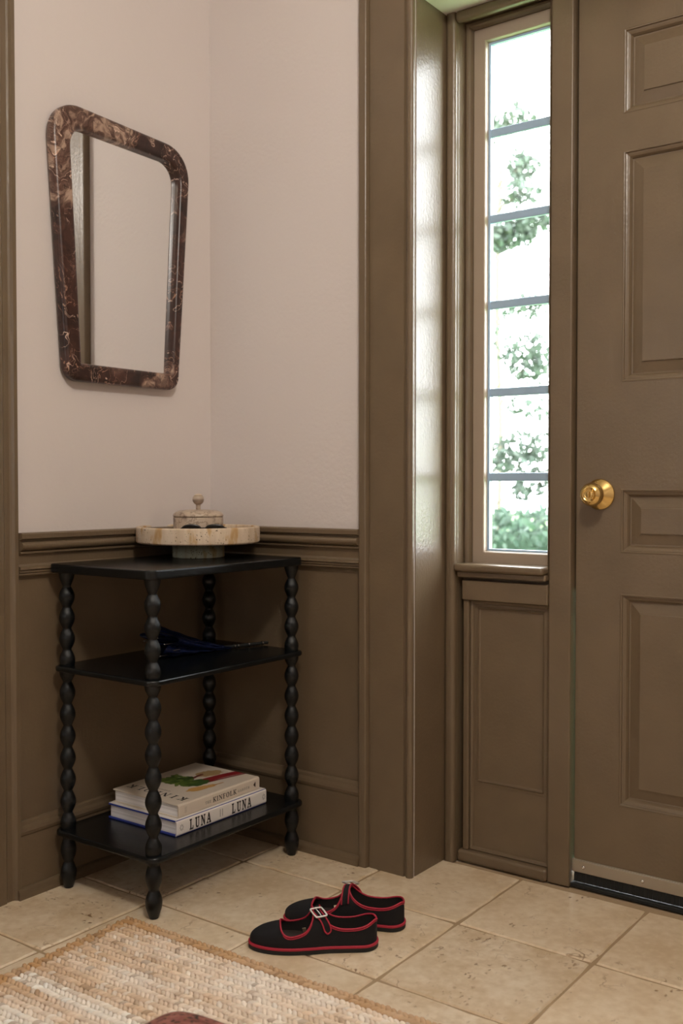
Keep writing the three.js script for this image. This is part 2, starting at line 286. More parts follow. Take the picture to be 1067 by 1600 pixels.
// front door: eight sunk and fielded panels
{
  const door = structGroup('door_1');
  const cols = [[1.116, 1.402], [1.516, 1.802]], rows = [[0.213, 0.700], [0.798, 0.941], [1.189, 1.708], [1.796, 1.982]];
  const s = new THREE.Shape(); s.moveTo(DX0, 0.062); s.lineTo(DX1, 0.062); s.lineTo(DX1, 2.085); s.lineTo(DX0, 2.085); s.closePath();
  for (const [a, b] of cols) for (const [c, d] of rows) { const h = new THREE.Path(); h.moveTo(a, c); h.lineTo(a, d); h.lineTo(b, d); h.lineTo(b, c); h.closePath(); s.holes.push(h); }
  const g = new THREE.ExtrudeGeometry(s, { depth: 0.042, bevelEnabled: true, bevelSize: 0.001, bevelThickness: 0.001, bevelSegments: 1 }); g.translate(0, 0, DZ - 0.043);
  part('stiles_and_rails', boxUV(g), paintM, door);
  for (const [a, b] of cols) for (const [c, d] of rows) {
    const p = part('panel', rings(a, b, c, d, DZ, [[0.015, -0.0145], [0.018, -0.0150], [0.042, -0.0075], [0.0425, -0.0045], [0.044, -0.004]], true), paintM, door);
    part('moulding', rings(a - 0.002, b + 0.002, c - 0.002, d + 0.002, DZ, [[0, 0.0005], [0.002, 0.0012], [0.0045, 0.0005], [0.0055, -0.003], [0.009, -0.0042], [0.013, -0.0065], [0.016, -0.011], [0.0175, -0.015]], false), paintM, p);
  }
  part('back_board', bx(DX0 + 0.01, DX1 - 0.01, 0.07, 2.08, DZ - 0.042, DZ - 0.018, 0.0005), paintM, door);
  // knob: rose, neck, ball and thumb turn
  const L = (pts, seg = 48) => { const q = new THREE.LatheGeometry(pts.map(([r, y]) => new THREE.Vector2(r, y)), seg); q.rotateX(Math.PI / 2); return q; };
  const knob = new THREE.Group(); knob.name = 'door_knob'; knob.userData.label = 'polished brass door knob'; knob.position.set(1.064, 0.930, DZ + 0.0008); door.add(knob);
  part('rose', L([[0, 0], [0.0355, 0], [0.036, 0.002], [0.0345, 0.004], [0.030, 0.0075], [0.021, 0.014], [0.016, 0.018], [0.0135, 0.022], [0, 0.022]]), brassM, knob);
  part('ball', L([[0.0115, 0.018], [0.0115, 0.028], [0.014, 0.031], [0.021, 0.034], [0.0258, 0.040], [0.0272, 0.047], [0.0262, 0.054], [0.0225, 0.060], [0.0165, 0.0635], [0.0155, 0.0635], [0.0140, 0.0615], [0.0100, 0.0610], [0, 0.0610]]), brassM, knob);
  const tt = [L([[0, 0.059], [0.0085, 0.059], [0.0085, 0.063], [0.0078, 0.064], [0, 0.064]], 32)]; const wing = new RoundedBoxGeometry(0.0042, 0.0145, 0.008, 3, 0.0016); wing.translate(0, 0, 0.0665); tt.push(boxUV(wing));
  part('thumb_turn', merge(tt), brassM, knob);
  // bottom sweep
  const sw = part('door_sweep', merge([bx(DX0 - 0.004, DX1, 0.036, 0.064, DZ - 0.002, DZ + 0.006, 0.0015), bx(DX0 - 0.004, DX1, 0.058, 0.066, DZ - 0.002, DZ + 0.0035, 0.001)]), aluM, door, 'aluminium door sweep with screws');
  for (let i = 0; i < 7; i++) { const sc = L([[0, 0], [0.0042, 0], [0.0042, 0.0012], [0.0028, 0.0024], [0, 0.0026]], 16); sc.translate(DX0 + 0.025 + i * 0.142, 0.050, DZ + 0.006); part('screw', sc, steelM, sw); }
  const brush = []; for (let i = 0; i < 90; i++) brush.push(bx(DX0 + i * 0.01, DX0 + i * 0.01 + 0.0094, 0.012, 0.037, DZ - 0.004 + 0.001 * Math.sin(i * 2.1), DZ + 0.002, 0.0005, 1));
  part('rubber_seal', merge(brush), rubberM, door);
  struct('trim_22', merge([bx(1.0, 1.918, 0, 0.010, ODZ, DZ + 0.012, 0.002), bx(1.0, 1.918, 0, 0.02, ODZ, DZ - 0.02, 0.004)]), rubberM);   // threshold
}

// ------------------------------------------------------------------ black bobbin side table
const TB = { x0: 0.048, x1: 0.338, z0: 0.058, z1: 0.536, h: 0.768 };
function slab(x0, x1, z0, z1, r, y0, y1, bev, mat) {
  const s = new THREE.Shape(); const X0 = x0 + bev, X1 = x1 - bev, Z0 = z0 + bev, Z1 = z1 - bev;
  s.moveTo(X0 + r, Z0); s.lineTo(X1 - r, Z0); s.absarc(X1 - r, Z0 + r, r, -Math.PI / 2, 0); s.lineTo(X1, Z1 - r); s.absarc(X1 - r, Z1 - r, r, 0, Math.PI / 2); s.lineTo(X0 + r, Z1); s.absarc(X0 + r, Z1 - r, r, Math.PI / 2, Math.PI); s.lineTo(X0, Z0 + r); s.absarc(X0 + r, Z0 + r, r, Math.PI, 1.5 * Math.PI);
  const g = new THREE.ExtrudeGeometry(s, { depth: y1 - y0 - 2 * bev, bevelEnabled: true, bevelSize: bev, bevelThickness: bev, bevelSegments: 4, curveSegments: 10 });
  g.rotateX(Math.PI / 2); g.translate(0, y1 - bev, 0); return boxUV(g);
}
{
  const t = thing('side_table', 'black wooden side table with bobbin-turned legs and two shelves standing in the corner', 'side table', [0, 0, 0]);
  const e = 0.032;
  part('tabletop', slab(TB.x0 - e, TB.x1 + 0.028, TB.z0 - 0.02, TB.z1 + e, 0.018, TB.h - 0.021, TB.h, 0.004), blackM, t);
  part('shelf', slab(TB.x0 - 0.026, TB.x1 + 0.026, TB.z0 - 0.026, TB.z1 + 0.026, 0.019, 0.515, 0.528, 0.005), blackM, t);
  part('shelf', slab(TB.x0 - 0.026, TB.x1 + 0.026, TB.z0 - 0.026, TB.z1 + 0.026, 0.019, 0.127, 0.141, 0.005), blackM, t);
  const R = 0.0183, N = 0.0098;
  const key = [[0, 0.0095], [0.002, 0.0105], [0.036, R + 0.0006], [0.063, N + 0.001], [0.091, R], [0.118, 0.0125], [0.134, 0.0165], [0.156, R], [0.180, N]];
  for (let i = 0; i < 6; i++) key.push([0.2055 + i * 0.0515, R], [0.2315 + i * 0.0515, N]);
  key.push([0.512, R], [0.5215, 0.0155], [0.541, R], [0.5655, N], [0.590, R], [0.615, N], [0.640, R], [0.665, N], [0.690, R], [0.714, N - 0.0005], [0.7475, 0.0185]);
  const pts = [new THREE.Vector2(0.0001, 0)];
  for (let k = 0; k + 1 < key.length; k++) { const n = 9; for (let i = 0; i < n; i++) { const u = i / n; const up = key[k + 1][1] > key[k][1]; const s = up ? Math.pow(Math.sin(Math.PI / 2 * u), 1.12) : 1 - Math.pow(Math.cos(Math.PI / 2 * u), 1.12); pts.push(new THREE.Vector2(mix(key[k][1], key[k + 1][1], s), mix(key[k][0], key[k + 1][0], u))); } }
  pts.push(new THREE.Vector2(0.0185, 0.748));
  const leg = new THREE.LatheGeometry(pts, 28);
  for (const x of [TB.x0, TB.x1]) for (const z of [TB.z0, TB.z1]) { const l = part('leg', leg, blackM, t); l.position.set(x, 0, z); }
}

// ------------------------------------------------------------------ wall mirror
{
  const t = thing('wall_mirror', 'tapered wall mirror in a dark maroon veined marble frame', 'mirror', [0.0024, 1.2, 0.333], 0.005);
  const path = (P, S) => { // rounded polygon from [u, v, radius]
    const n = P.length; for (let i = 0; i < n; i++) {
      const a = new THREE.Vector2(...P[(i + n - 1) % n]), b = new THREE.Vector2(P[i][0], P[i][1]), c = new THREE.Vector2(...P[(i + 1) % n]); const r = P[i][2];
      const d0 = a.clone().sub(b).normalize(), d1 = c.clone().sub(b).normalize(); const p0 = b.clone().addScaledVector(d0, r), p1 = b.clone().addScaledVector(d1, r);
      if (i) S.lineTo(p0.x, p0.y); else S.moveTo(p0.x, p0.y); S.bezierCurveTo(mix(p0.x, b.x, 0.58), mix(p0.y, b.y, 0.58), mix(p1.x, b.x, 0.58), mix(p1.y, b.y, 0.58), p1.x, p1.y);
    } S.closePath(); return S;
  };
  const v2 = (P) => P;
  // seen from the room: u runs along -z (to the right), v up
  const outer = v2([[-0.185, 0.000, 0.035], [0.182, 0.002, 0.03], [0.230, 0.640, 0.085], [-0.228, 0.656, 0.085]]);
  const inner = v2([[-0.139, 0.044, 0.004], [0.156, 0.044, 0.004], [0.192, 0.598, 0.06], [-0.172, 0.604, 0.06]]);
  const b = 0.011, shrink = (P, k) => { const cx = 0, cy = 0.32; return P.map(([x, y, r]) => [x - Math.sign(x - cx) * k, y - Math.sign(y - cy) * k, Math.max(0.002, r - k * 0.6)]); };
  const s = path(shrink(outer, b), new THREE.Shape()); s.holes.push(path(shrink(inner, -b), new THREE.Path()));
  const g = new THREE.ExtrudeGeometry(s, { depth: 0.032 - 2 * b, bevelEnabled: true, bevelSize: b, bevelThickness: b, bevelSegments: 8, curveSegments: 14 });
  g.translate(0, 0, b);
  const p = g.attributes.position, uv = g.attributes.uv; for (let i = 0; i < p.count; i++) uv.setXY(i, p.getX(i) + 0.28 + p.getZ(i) * 0.6, p.getY(i) + 0.02 + p.getZ(i) * 0.4 + 0.15);
  g.rotateY(Math.PI / 2);
  const sm = mergeVertices((() => { g.deleteAttribute('normal'); return g; })(), 1e-5); sm.computeVertexNormals();
  part('frame', sm, marbleM, t);
  const gs = path(shrink(inner, -0.008), new THREE.Shape()); const gg = new THREE.ExtrudeGeometry(gs, { depth: 0.004, bevelEnabled: false, curveSegments: 14 }); gg.translate(0, 0, 0.007); gg.rotateY(Math.PI / 2);
  part('glass', gg, new THREE.MeshStandardMaterial({ color: new THREE.Color(0.93, 0.94, 0.94), metalness: 1, roughness: 0.015 }), t, 'silvered mirror glass');
  const bk = path(shrink(inner, -0.03), new THREE.Shape()); const bg = new THREE.ExtrudeGeometry(bk, { depth: 0.003, bevelEnabled: false }); bg.translate(0, 0, 0.001); bg.rotateY(Math.PI / 2); part('backing', bg, rubberM, t);
}

// ------------------------------------------------------------------ things on the table
const lathe = (pts, seg = 72) => new THREE.LatheGeometry(pts.map(([r, y]) => new THREE.Vector2(r, y)), seg);
function latheUV(g, R) { const p = g.attributes.position, uv = g.attributes.uv; for (let i = 0; i < p.count; i++) { const u = uv.getX(i); const r = Math.hypot(p.getX(i), p.getZ(i)); uv.setXY(i, u * Math.round(2 * Math.PI * R * 5), (p.getY(i) + (R - r)) * 5); } return g; }
const BW = [0.143, 0.768, 0.195];
{
  const t = thing('pedestal_tray', 'round cream travertine tray with a raised rim on a short stone foot, on the tabletop', 'tray', BW, 0.9);
  part('foot', latheUV(lathe([[0, 0], [0.0645, 0], [0.066, 0.0015], [0.066, 0.037], [0, 0.037]]), 0.066), travFootM, t, 'grey pitted stone foot');
  part('dish', latheUV(lathe([[0, 0.0365], [0.150, 0.0365], [0.154, 0.038], [0.157, 0.042], [0.157, 0.075], [0.1555, 0.0775], [0.1535, 0.0785], [0.1475, 0.0785], [0.146, 0.077], [0.1455, 0.074], [0.1455, 0.050], [0.142, 0.0465], [0, 0.0455]], 96), 0.157), travM, t);
  const b = thing('lidded_box', 'small round marble box with a domed lid and ball knob, standing in the travertine tray', 'box', [BW[0], BW[1] + 0.0463, BW[2]], 2.2);
  part('body', latheUV(lathe([[0, 0], [0.062, 0], [0.0635, 0.0015], [0.0635, 0.0545], [0.0625, 0.056], [0.056, 0.056], [0.056, 0.006], [0, 0.005]]), 0.0635), greyMarbleM, b);
  const lid = part('lid', latheUV(lathe([[0, 0.0565], [0.061, 0.0565], [0.0638, 0.0575], [0.064, 0.061], [0.0625, 0.0645], [0.057, 0.069], [0.047, 0.0725], [0.030, 0.0745], [0, 0.075]]), 0.0635), greyMarbleM, b);
  part('knob', latheUV(lathe([[0, 0.0740], [0.0062, 0.0745], [0.0058, 0.081], [0.0060, 0.087], ...arc(0, 0.101, 0.0148, -64, 90, 14).map(([r, y]) => [Math.max(0, r), y])], 40), 0.0148), greyMarbleM, lid);
}
{ // sunglasses standing in the tray in front of the box
  const frM = new THREE.MeshPhysicalMaterial({ color: col(20, 20, 21), roughness: 0.18 });
  const lensM = new THREE.MeshPhysicalMaterial({ color: col(16, 17, 18), roughness: 0.06 });
  const dir = Math.atan2(1.985 - BW[0], 2.071 - BW[2]);
  const t = thing('sunglasses', 'folded black sunglasses lying in the travertine tray in front of the round box', 'sunglasses', [BW[0] + 0.092 * Math.sin(dir) + 0.012 * Math.cos(dir), BW[1] + 0.0466, BW[2] + 0.092 * Math.cos(dir) - 0.012 * Math.sin(dir)], dir);
  for (const [cx, tilt] of [[-0.029, 0.10], [0.029, -0.06]]) {
    const loop = []; for (let i = 0; i < 24; i++) { const a = i / 24 * 2 * Math.PI; loop.push(new THREE.Vector3(cx + 0.0255 * Math.sign(Math.cos(a)) * Math.abs(Math.cos(a)) ** 0.8, 0.0205 + 0.0172 * Math.sign(Math.sin(a)) * Math.abs(Math.sin(a)) ** 0.85, -0.006 + Math.abs(cx + Math.cos(a) * 0.02) * tilt * 0.4 - 0.10 * (0.0205 + 0.017 * Math.sin(a)))); }
    const rim = part('rim', tube(loop, 0.0026, 72, 8, true), frM, t);
    const s = new THREE.Shape(loop.map((q) => new THREE.Vector2(q.x, q.y))); const lg = new THREE.ExtrudeGeometry(s, { depth: 0.002, bevelEnabled: false }); lg.translate(0, 0, -0.0095); part('lens', lg, lensM, t);
  }
  part('bridge', tube([[-0.006, 0.027, -0.009], [0, 0.0295, -0.007], [0.006, 0.027, -0.009]], 0.0023, 16, 8), frM, t);
  part('temple', tube([[-0.054, 0.029, -0.009], [-0.056, 0.027, -0.016], [-0.02, 0.022, -0.0185], [0.03, 0.019, -0.019], [0.050, 0.012, -0.0185]], 0.0022, 40, 8), frM, t);
  part('temple', tube([[0.054, 0.029, -0.009], [0.056, 0.030, -0.019], [0.02, 0.030, -0.0235], [-0.03, 0.026, -0.024], [-0.050, 0.014, -0.0235]], 0.0022, 40, 8), frM, t);
}
{ // dark folded umbrella on the middle shelf
  const fabM = new THREE.MeshPhysicalMaterial({ color: col(17, 27, 58), roughness: 0.26, sheen: 0.4, sheenColor: col(70, 100, 190), sheenRoughness: 0.4, side: THREE.DoubleSide });
  const t = thing('umbrella', 'dark navy folded umbrella with silver rib tips lying on the middle shelf', 'umbrella', [0.145, 0.5285, 0.335], 0);
  t.rotation.y = Math.atan2(0.27, 0.075);        // local +x points to the narrow end, towards the back wall
  const L = 0.205, NU = 40, NV = 120, pos = [], idx = []; const r = rng(5); const ph = Array.from({ length: 9 }, () => r() * 0.5 - 0.25);
  for (let i = 0; i <= NU; i++) for (let j = 0; j <= NV; j++) {
    const u = i / NU, a = j / NV * 2 * Math.PI, pl = Math.pow(Math.abs(Math.sin(a * 4 + 2.2 * u + ph[Math.floor(j / NV * 8)] * 0.3)), 0.6); const open = 0.006 + 0.062 * Math.pow(1 - u, 1.25);
    const rad = open * (0.62 + 0.38 * pl) + 0.0015 * Math.sin(u * 30 + a * 7); const z = Math.cos(a) * rad; let y = Math.sin(a) * rad * 0.56; const len = u * L + (1 - u) * 0.02 * Math.sin(a * 4);
    pos.push(len, Math.max(-0.0, y + open * 0.52) + 0.001, z);
  }
  for (let i = 0; i < NU; i++) for (let j = 0; j < NV; j++) { const a = i * (NV + 1) + j; idx.push(a, a + 1, a + NV + 2, a, a + NV + 2, a + NV + 1); }
  const g = new THREE.BufferGeometry(); g.setAttribute('position', new THREE.Float32BufferAttribute(pos, 3)); g.setIndex(idx); g.computeVertexNormals(); part('canopy', g, fabM, t);
  for (let k = 0; k < 8; k++) { const a = k / 8 * 2 * Math.PI + 0.5, z = Math.cos(a) * 0.058, y = 0.028 + Math.sin(a) * 0.0235; const b = new THREE.SphereGeometry(0.0022, 10, 8); b.translate(-0.012, y, z); part('rib', merge([tube([[0.03, y * 0.92 + 0.004, z * 0.9], [-0.012, y, z]], 0.0009, 6, 6), b]), steelM, t); }
  const b2 = new THREE.SphereGeometry(0.0028, 12, 10); b2.translate(0.118, 0.030, -0.004); part('rib', merge([tube([[0.072, 0.043, -0.012], [0.1, 0.036, -0.007], [0.118, 0.030, -0.004]], 0.0011, 10, 6), b2]), steelM, t);
  part('shaft', tube([[L - 0.02, 0.0066, 0], [L + 0.115, 0.0066, 0]], 0.0042, 4, 12), rubberM, t);
  for (const d of [0.012, 0.022, 0.055, 0.098]) { const c = new THREE.CylinderGeometry(0.0056, 0.0056, 0.0032, 20); c.rotateZ(Math.PI / 2); c.translate(L + d, 0.0066, 0); part('collar', c, steelM, t); }
}

// ------------------------------------------------------------------ books on the bottom shelf
function canvasTex(w, h, draw) { const c = document.createElement('canvas'); c.width = w; c.height = h; const x = c.getContext('2d'); draw(x, w, h); const t = new THREE.CanvasTexture(c); t.colorSpace = THREE.SRGBColorSpace; t.anisotropy = 8; return t; }
function quad(w, h) { const g = new THREE.PlaneGeometry(w, h); return g; }
const pageTex = canvasTex(512, 128, (x, w, h) => { x.fillStyle = '#dcd8d8'; x.fillRect(0, 0, w, h); const r = rng(3); for (let i = 0; i < h; i++) { const v = 218 + Math.floor(r() * 26); x.fillStyle = `rgb(${v},${v - 2},${v})`; x.fillRect(0, i, w, 1); } });
const pageM = new THREE.MeshStandardMaterial({ map: pageTex, roughness: 0.9 });
// local frame of a book: x across (spine at +x), z along (head at +z), base at y = 0
function book(t, W, D, H, coverM, boardM, spineM, topM, c = 0.0026) {
  const sp = []; // spine with softly rounded back
  part('page_block', boxUV(bx(-W / 2 + 0.004, W / 2 - 0.006, c, H - c, -D / 2 + 0.004, D / 2 - 0.004, 0.0006, 1), 6), pageM, t);
  for (const y of [0, H - c]) part('cover_board', bx(-W / 2, W / 2 - 0.0015, y, y + c, -D / 2, D / 2, 0.0009, 2), y ? coverM : boardM, t);
  if (topM) { const g = quad(D, W - 0.004); g.rotateZ(Math.PI / 2); const q = part('cover_print', (() => { const b = new RoundedBoxGeometry(W - 0.003, 0.0006, D - 0.001, 1, 0.0002); const gg = flat(b), p = gg.attributes.position, uv = gg.attributes.uv; for (let i = 0; i < p.count; i++) uv.setXY(i, 0.5 - p.getX(i) / (W - 0.003), 0.5 + p.getZ(i) / (D - 0.001)); gg.translate(-0.001, H + 0.0003, 0); return gg; })(), topM, t); }
  const n = 10, pos = [], uv = []; const P = (k) => { const a = -1 + 2 * k / n; return [W / 2 - 0.0025 + 0.0032 * Math.sqrt(Math.max(0, 1 - a ** 6)), H / 2 + a * H / 2]; };
  const Q = (k) => { const [x, y] = P(k); return [x - 0.0026, mix(H / 2, y, 1 - 0.0052 / H)]; };
  const push = (a, b, c2, d, ua, ub, uc, ud) => { pos.push(...a, ...b, ...c2, ...a, ...c2, ...d); uv.push(...ua, ...ub, ...uc, ...ua, ...uc, ...ud); };
  for (let k = 0; k < n; k++) {
    const [x0, y0] = P(k), [x1, y1] = P(k + 1), v0 = k / n, v1 = (k + 1) / n, [qx0, qy0] = Q(k), [qx1, qy1] = Q(k + 1);
    push([x0, y0, D / 2], [x0, y0, -D / 2], [x1, y1, -D / 2], [x1, y1, D / 2], [0, v0], [1, v0], [1, v1], [0, v1]);
    push([qx0, qy0, D / 2], [qx1, qy1, D / 2], [qx1, qy1, -D / 2], [qx0, qy0, -D / 2], [0, 0], [0, 0.02], [0.01, 0.02], [0.01, 0]);
    for (const z of [D / 2, -D / 2]) { const o = z > 0; push(...(o ? [[qx0, qy0, z], [x0, y0, z], [x1, y1, z], [qx1, qy1, z]] : [[x0, y0, z], [qx0, qy0, z], [qx1, qy1, z], [x1, y1, z]]), [0, 0], [0, 0.02], [0.01, 0.02], [0.01, 0]); }
  }
  const g = new THREE.BufferGeometry(); g.setAttribute('position', new THREE.Float32BufferAttribute(pos, 3)); g.setAttribute('uv', new THREE.Float32BufferAttribute(uv, 2)); g.computeVertexNormals(); part('spine', g, spineM, t);
}
const BS = 0.1412;
{
  const W = 0.234, D = 0.315, H = 0.037;
  const spine = canvasTex(2048, 240, (x, w, h) => {
    x.fillStyle = '#ece6e2'; x.fillRect(0, 0, w, h); x.fillStyle = '#1c1717'; x.textBaseline = 'middle'; x.textAlign = 'center';
    const word = (s, cx) => { x.save(); x.translate(cx, h / 2 + 6); x.scale(0.66, 1.12); x.font = 'bold 190px serif'; let off = -s.length / 2 * 190 + 95; for (const ch of s) { x.fillText(ch, off, 0); x.lineWidth = 9; x.strokeStyle = '#1c1717'; x.strokeText(ch, off, 0); off += 190; } x.restore(); };
    word('LUNA', 500); word('LUNA', 1440);
    x.lineWidth = 4; x.strokeStyle = '#463f3e'; for (const [cx, k] of [[105, 1], [1985, 1]]) { x.beginPath(); x.ellipse(cx, h / 2, 30, 38, 0, 0, 7); x.stroke(); x.beginPath(); for (let i = 0; i < 8; i++) { const a = i * Math.PI / 4; x.moveTo(cx + 14 * Math.cos(a), h / 2 + 16 * Math.sin(a)); x.lineTo(cx + 44 * Math.cos(a), h / 2 + 56 * Math.sin(a)); } x.stroke(); }
    x.fillStyle = '#5a5150'; for (const cx of [945, 995]) for (let i = 0; i < 9; i++) x.fillRect(cx - 8, 62 + i * 13, 16, 8); 
  });
  const white = new THREE.MeshStandardMaterial({ color: col(232, 227, 223), roughness: 0.45 }), blue = new THREE.MeshStandardMaterial({ color: col(44, 62, 150), roughness: 0.6 });
  const t = thing('book', 'thick white art book with LUNA on its spine and blue board edges, lower of two', 'book', [0.183, BS, 0.272], 0);
  book(t, W, D, H, blue, blue, new THREE.MeshStandardMaterial({ map: spine, roughness: 0.42 }), white, 0.0042);
  const W2 = 0.222, D2 = 0.288, H2 = 0.0315, cream = '#d9ccbd';
  const sp2 = canvasTex(2048, 220, (x, w, h) => {
    x.fillStyle = cream; x.fillRect(0, 0, w, h); x.fillStyle = '#2a2320'; x.textBaseline = 'middle'; x.textAlign = 'left';
    const put = (s, px, px2, font, gap) => { x.font = font; let c = px; for (const ch of s) { x.fillText(ch, c, px2); c += x.measureText(ch).width + gap; } return c; };
    let e = put('THE', 640, h / 2 + 12, '62px serif', 8); e = put('KINFOLK', e + 34, h / 2 + 4, 'bold 118px serif', 8); put('GARDEN', e + 34, h / 2 + 12, '58px serif', 12);
    x.fillStyle = '#2a1a16'; x.beginPath(); x.moveTo(1880, h / 2); x.lineTo(1940, h / 2 - 52); x.lineTo(1940, h / 2 + 52); x.fill();
    x.fillStyle = '#8b7f72'; for (let i = 0; i < 8; i++) { x.fillRect(150, 60 + i * 13, 10, 7); x.fillRect(178, 60 + i * 13, 10, 7); }
  });
  const cov = canvasTex(1024, 1330, (x, w, h) => {
    x.fillStyle = cream; x.fillRect(0, 0, w, h); x.fillStyle = '#1c1815'; x.textBaseline = 'middle'; x.textAlign = 'center'; const s = 'KINFOLK'; x.font = 'bold 150px serif'; [...s].forEach((c, i) => x.fillText(c, 110 + i * 134, 190)); x.font = '44px serif'; x.fillStyle = '#6b6056'; x.fillText('THE', w / 2, 88); x.fillText('GARDEN', w / 2, 300);
    const r = rng(9);
    const blob = (cx, cy, rx, ry, rot, c, n = 22, j = 0.16) => { x.fillStyle = c; x.beginPath(); for (let i = 0; i <= n; i++) { const a = i / n * 2 * Math.PI, k = 1 + (r() - 0.5) * 2 * j, px = rx * k * Math.cos(a), py = ry * k * Math.sin(a); const X = cx + px * Math.cos(rot) - py * Math.sin(rot), Y = cy + px * Math.sin(rot) + py * Math.cos(rot); if (i) x.lineTo(X, Y); else x.moveTo(X, Y); } x.fill(); };
    const line = (P, lw, c) => { x.strokeStyle = c; x.lineWidth = lw; x.lineCap = 'round'; x.beginPath(); x.moveTo(P[0], P[1]); x.bezierCurveTo(...P.slice(2)); x.stroke(); };
    line([300, 1330, 330, 1200, 380, 1100, 400, 820], 130, '#8e1f26'); line([210, 1330, 250, 1150, 300, 1000, 330, 760], 36, '#7b1a22');
    blob(560, 1080, 110, 170, 0.3, '#b29468'); line([600, 1000, 600, 900, 570, 850, 560, 720], 40, '#6e2a24');
    blob(700, 620, 170, 120, 0.5, '#4d6226'); blob(800, 560, 110, 90, -0.2, '#5f7330'); blob(420, 700, 120, 170, 0.25, '#3c5a28'); blob(560, 660, 130, 110, 0, '#46602a'); blob(640, 760, 80, 100, 0.4, '#33491f');
    for (let i = 0; i < 40; i++) blob(400 + r() * 440, 520 + r() * 280, 26 + r() * 34, 18 + r() * 22, r() * 3, ['#566d2c', '#3a5222', '#6b7d38'][i % 3], 12);
    blob(240, 560, 70, 150, 0.2, '#c99b57'); blob(200, 690, 44, 120, 0.12, '#cf9f60'); line([190, 760, 180, 820, 176, 850, 170, 900], 22, '#b98447');
  });
  const creamM = new THREE.MeshStandardMaterial({ color: col(214, 202, 188), roughness: 0.5 });
  const k = thing('book', 'cream gardening book with a leafy photo cover, lying on the white book', 'book', [0.180, BS + H + 0.0006, 0.274], 0.012);
  book(k, W2, D2, H2, creamM, creamM, new THREE.MeshStandardMaterial({ map: sp2, roughness: 0.48 }), new THREE.MeshStandardMaterial({ map: cov, roughness: 0.48 }));
}

// ------------------------------------------------------------------ velvet mary-jane shoes
const velvetM = new THREE.MeshPhysicalMaterial({ color: col(9, 7, 12), roughness: 0.9, sheen: 0.12, sheenColor: col(90, 80, 120), sheenRoughness: 0.45, side: THREE.DoubleSide, bumpMap: rep(paintBump, 12), bumpScale: 0.0003 });
const redM = new THREE.MeshStandardMaterial({ color: col(168, 32, 56), roughness: 0.6 });
const liningM = new THREE.MeshStandardMaterial({ color: col(30, 24, 22), roughness: 0.9, side: THREE.DoubleSide });
const soleM = new THREE.MeshStandardMaterial({ color: col(24, 23, 22), roughness: 0.75 });
const insoleM = new THREE.MeshStandardMaterial({ color: col(44, 35, 30), roughness: 0.85 });
const silverM = new THREE.MeshStandardMaterial({ color: col(222, 220, 218), roughness: 0.42, metalness: 0.55 });
const tagM = new THREE.MeshStandardMaterial({ color: col(226, 208, 176), roughness: 0.8 });
function spline(K, s) { let i = 0; while (i + 2 < K.length && s > K[i + 1][0]) i++; const t = clamp((s - K[i][0]) / (K[i + 1][0] - K[i][0])); const q = (j) => K[clamp(j, 0, K.length - 1)][1]; const a = q(i - 1), b = q(i), c = q(i + 1), d = q(i + 2); return 0.5 * (2 * b + (c - a) * t + (2 * a - 5 * b + 4 * c - d) * t * t + (3 * b - a - 3 * c + d) * t ** 3); }
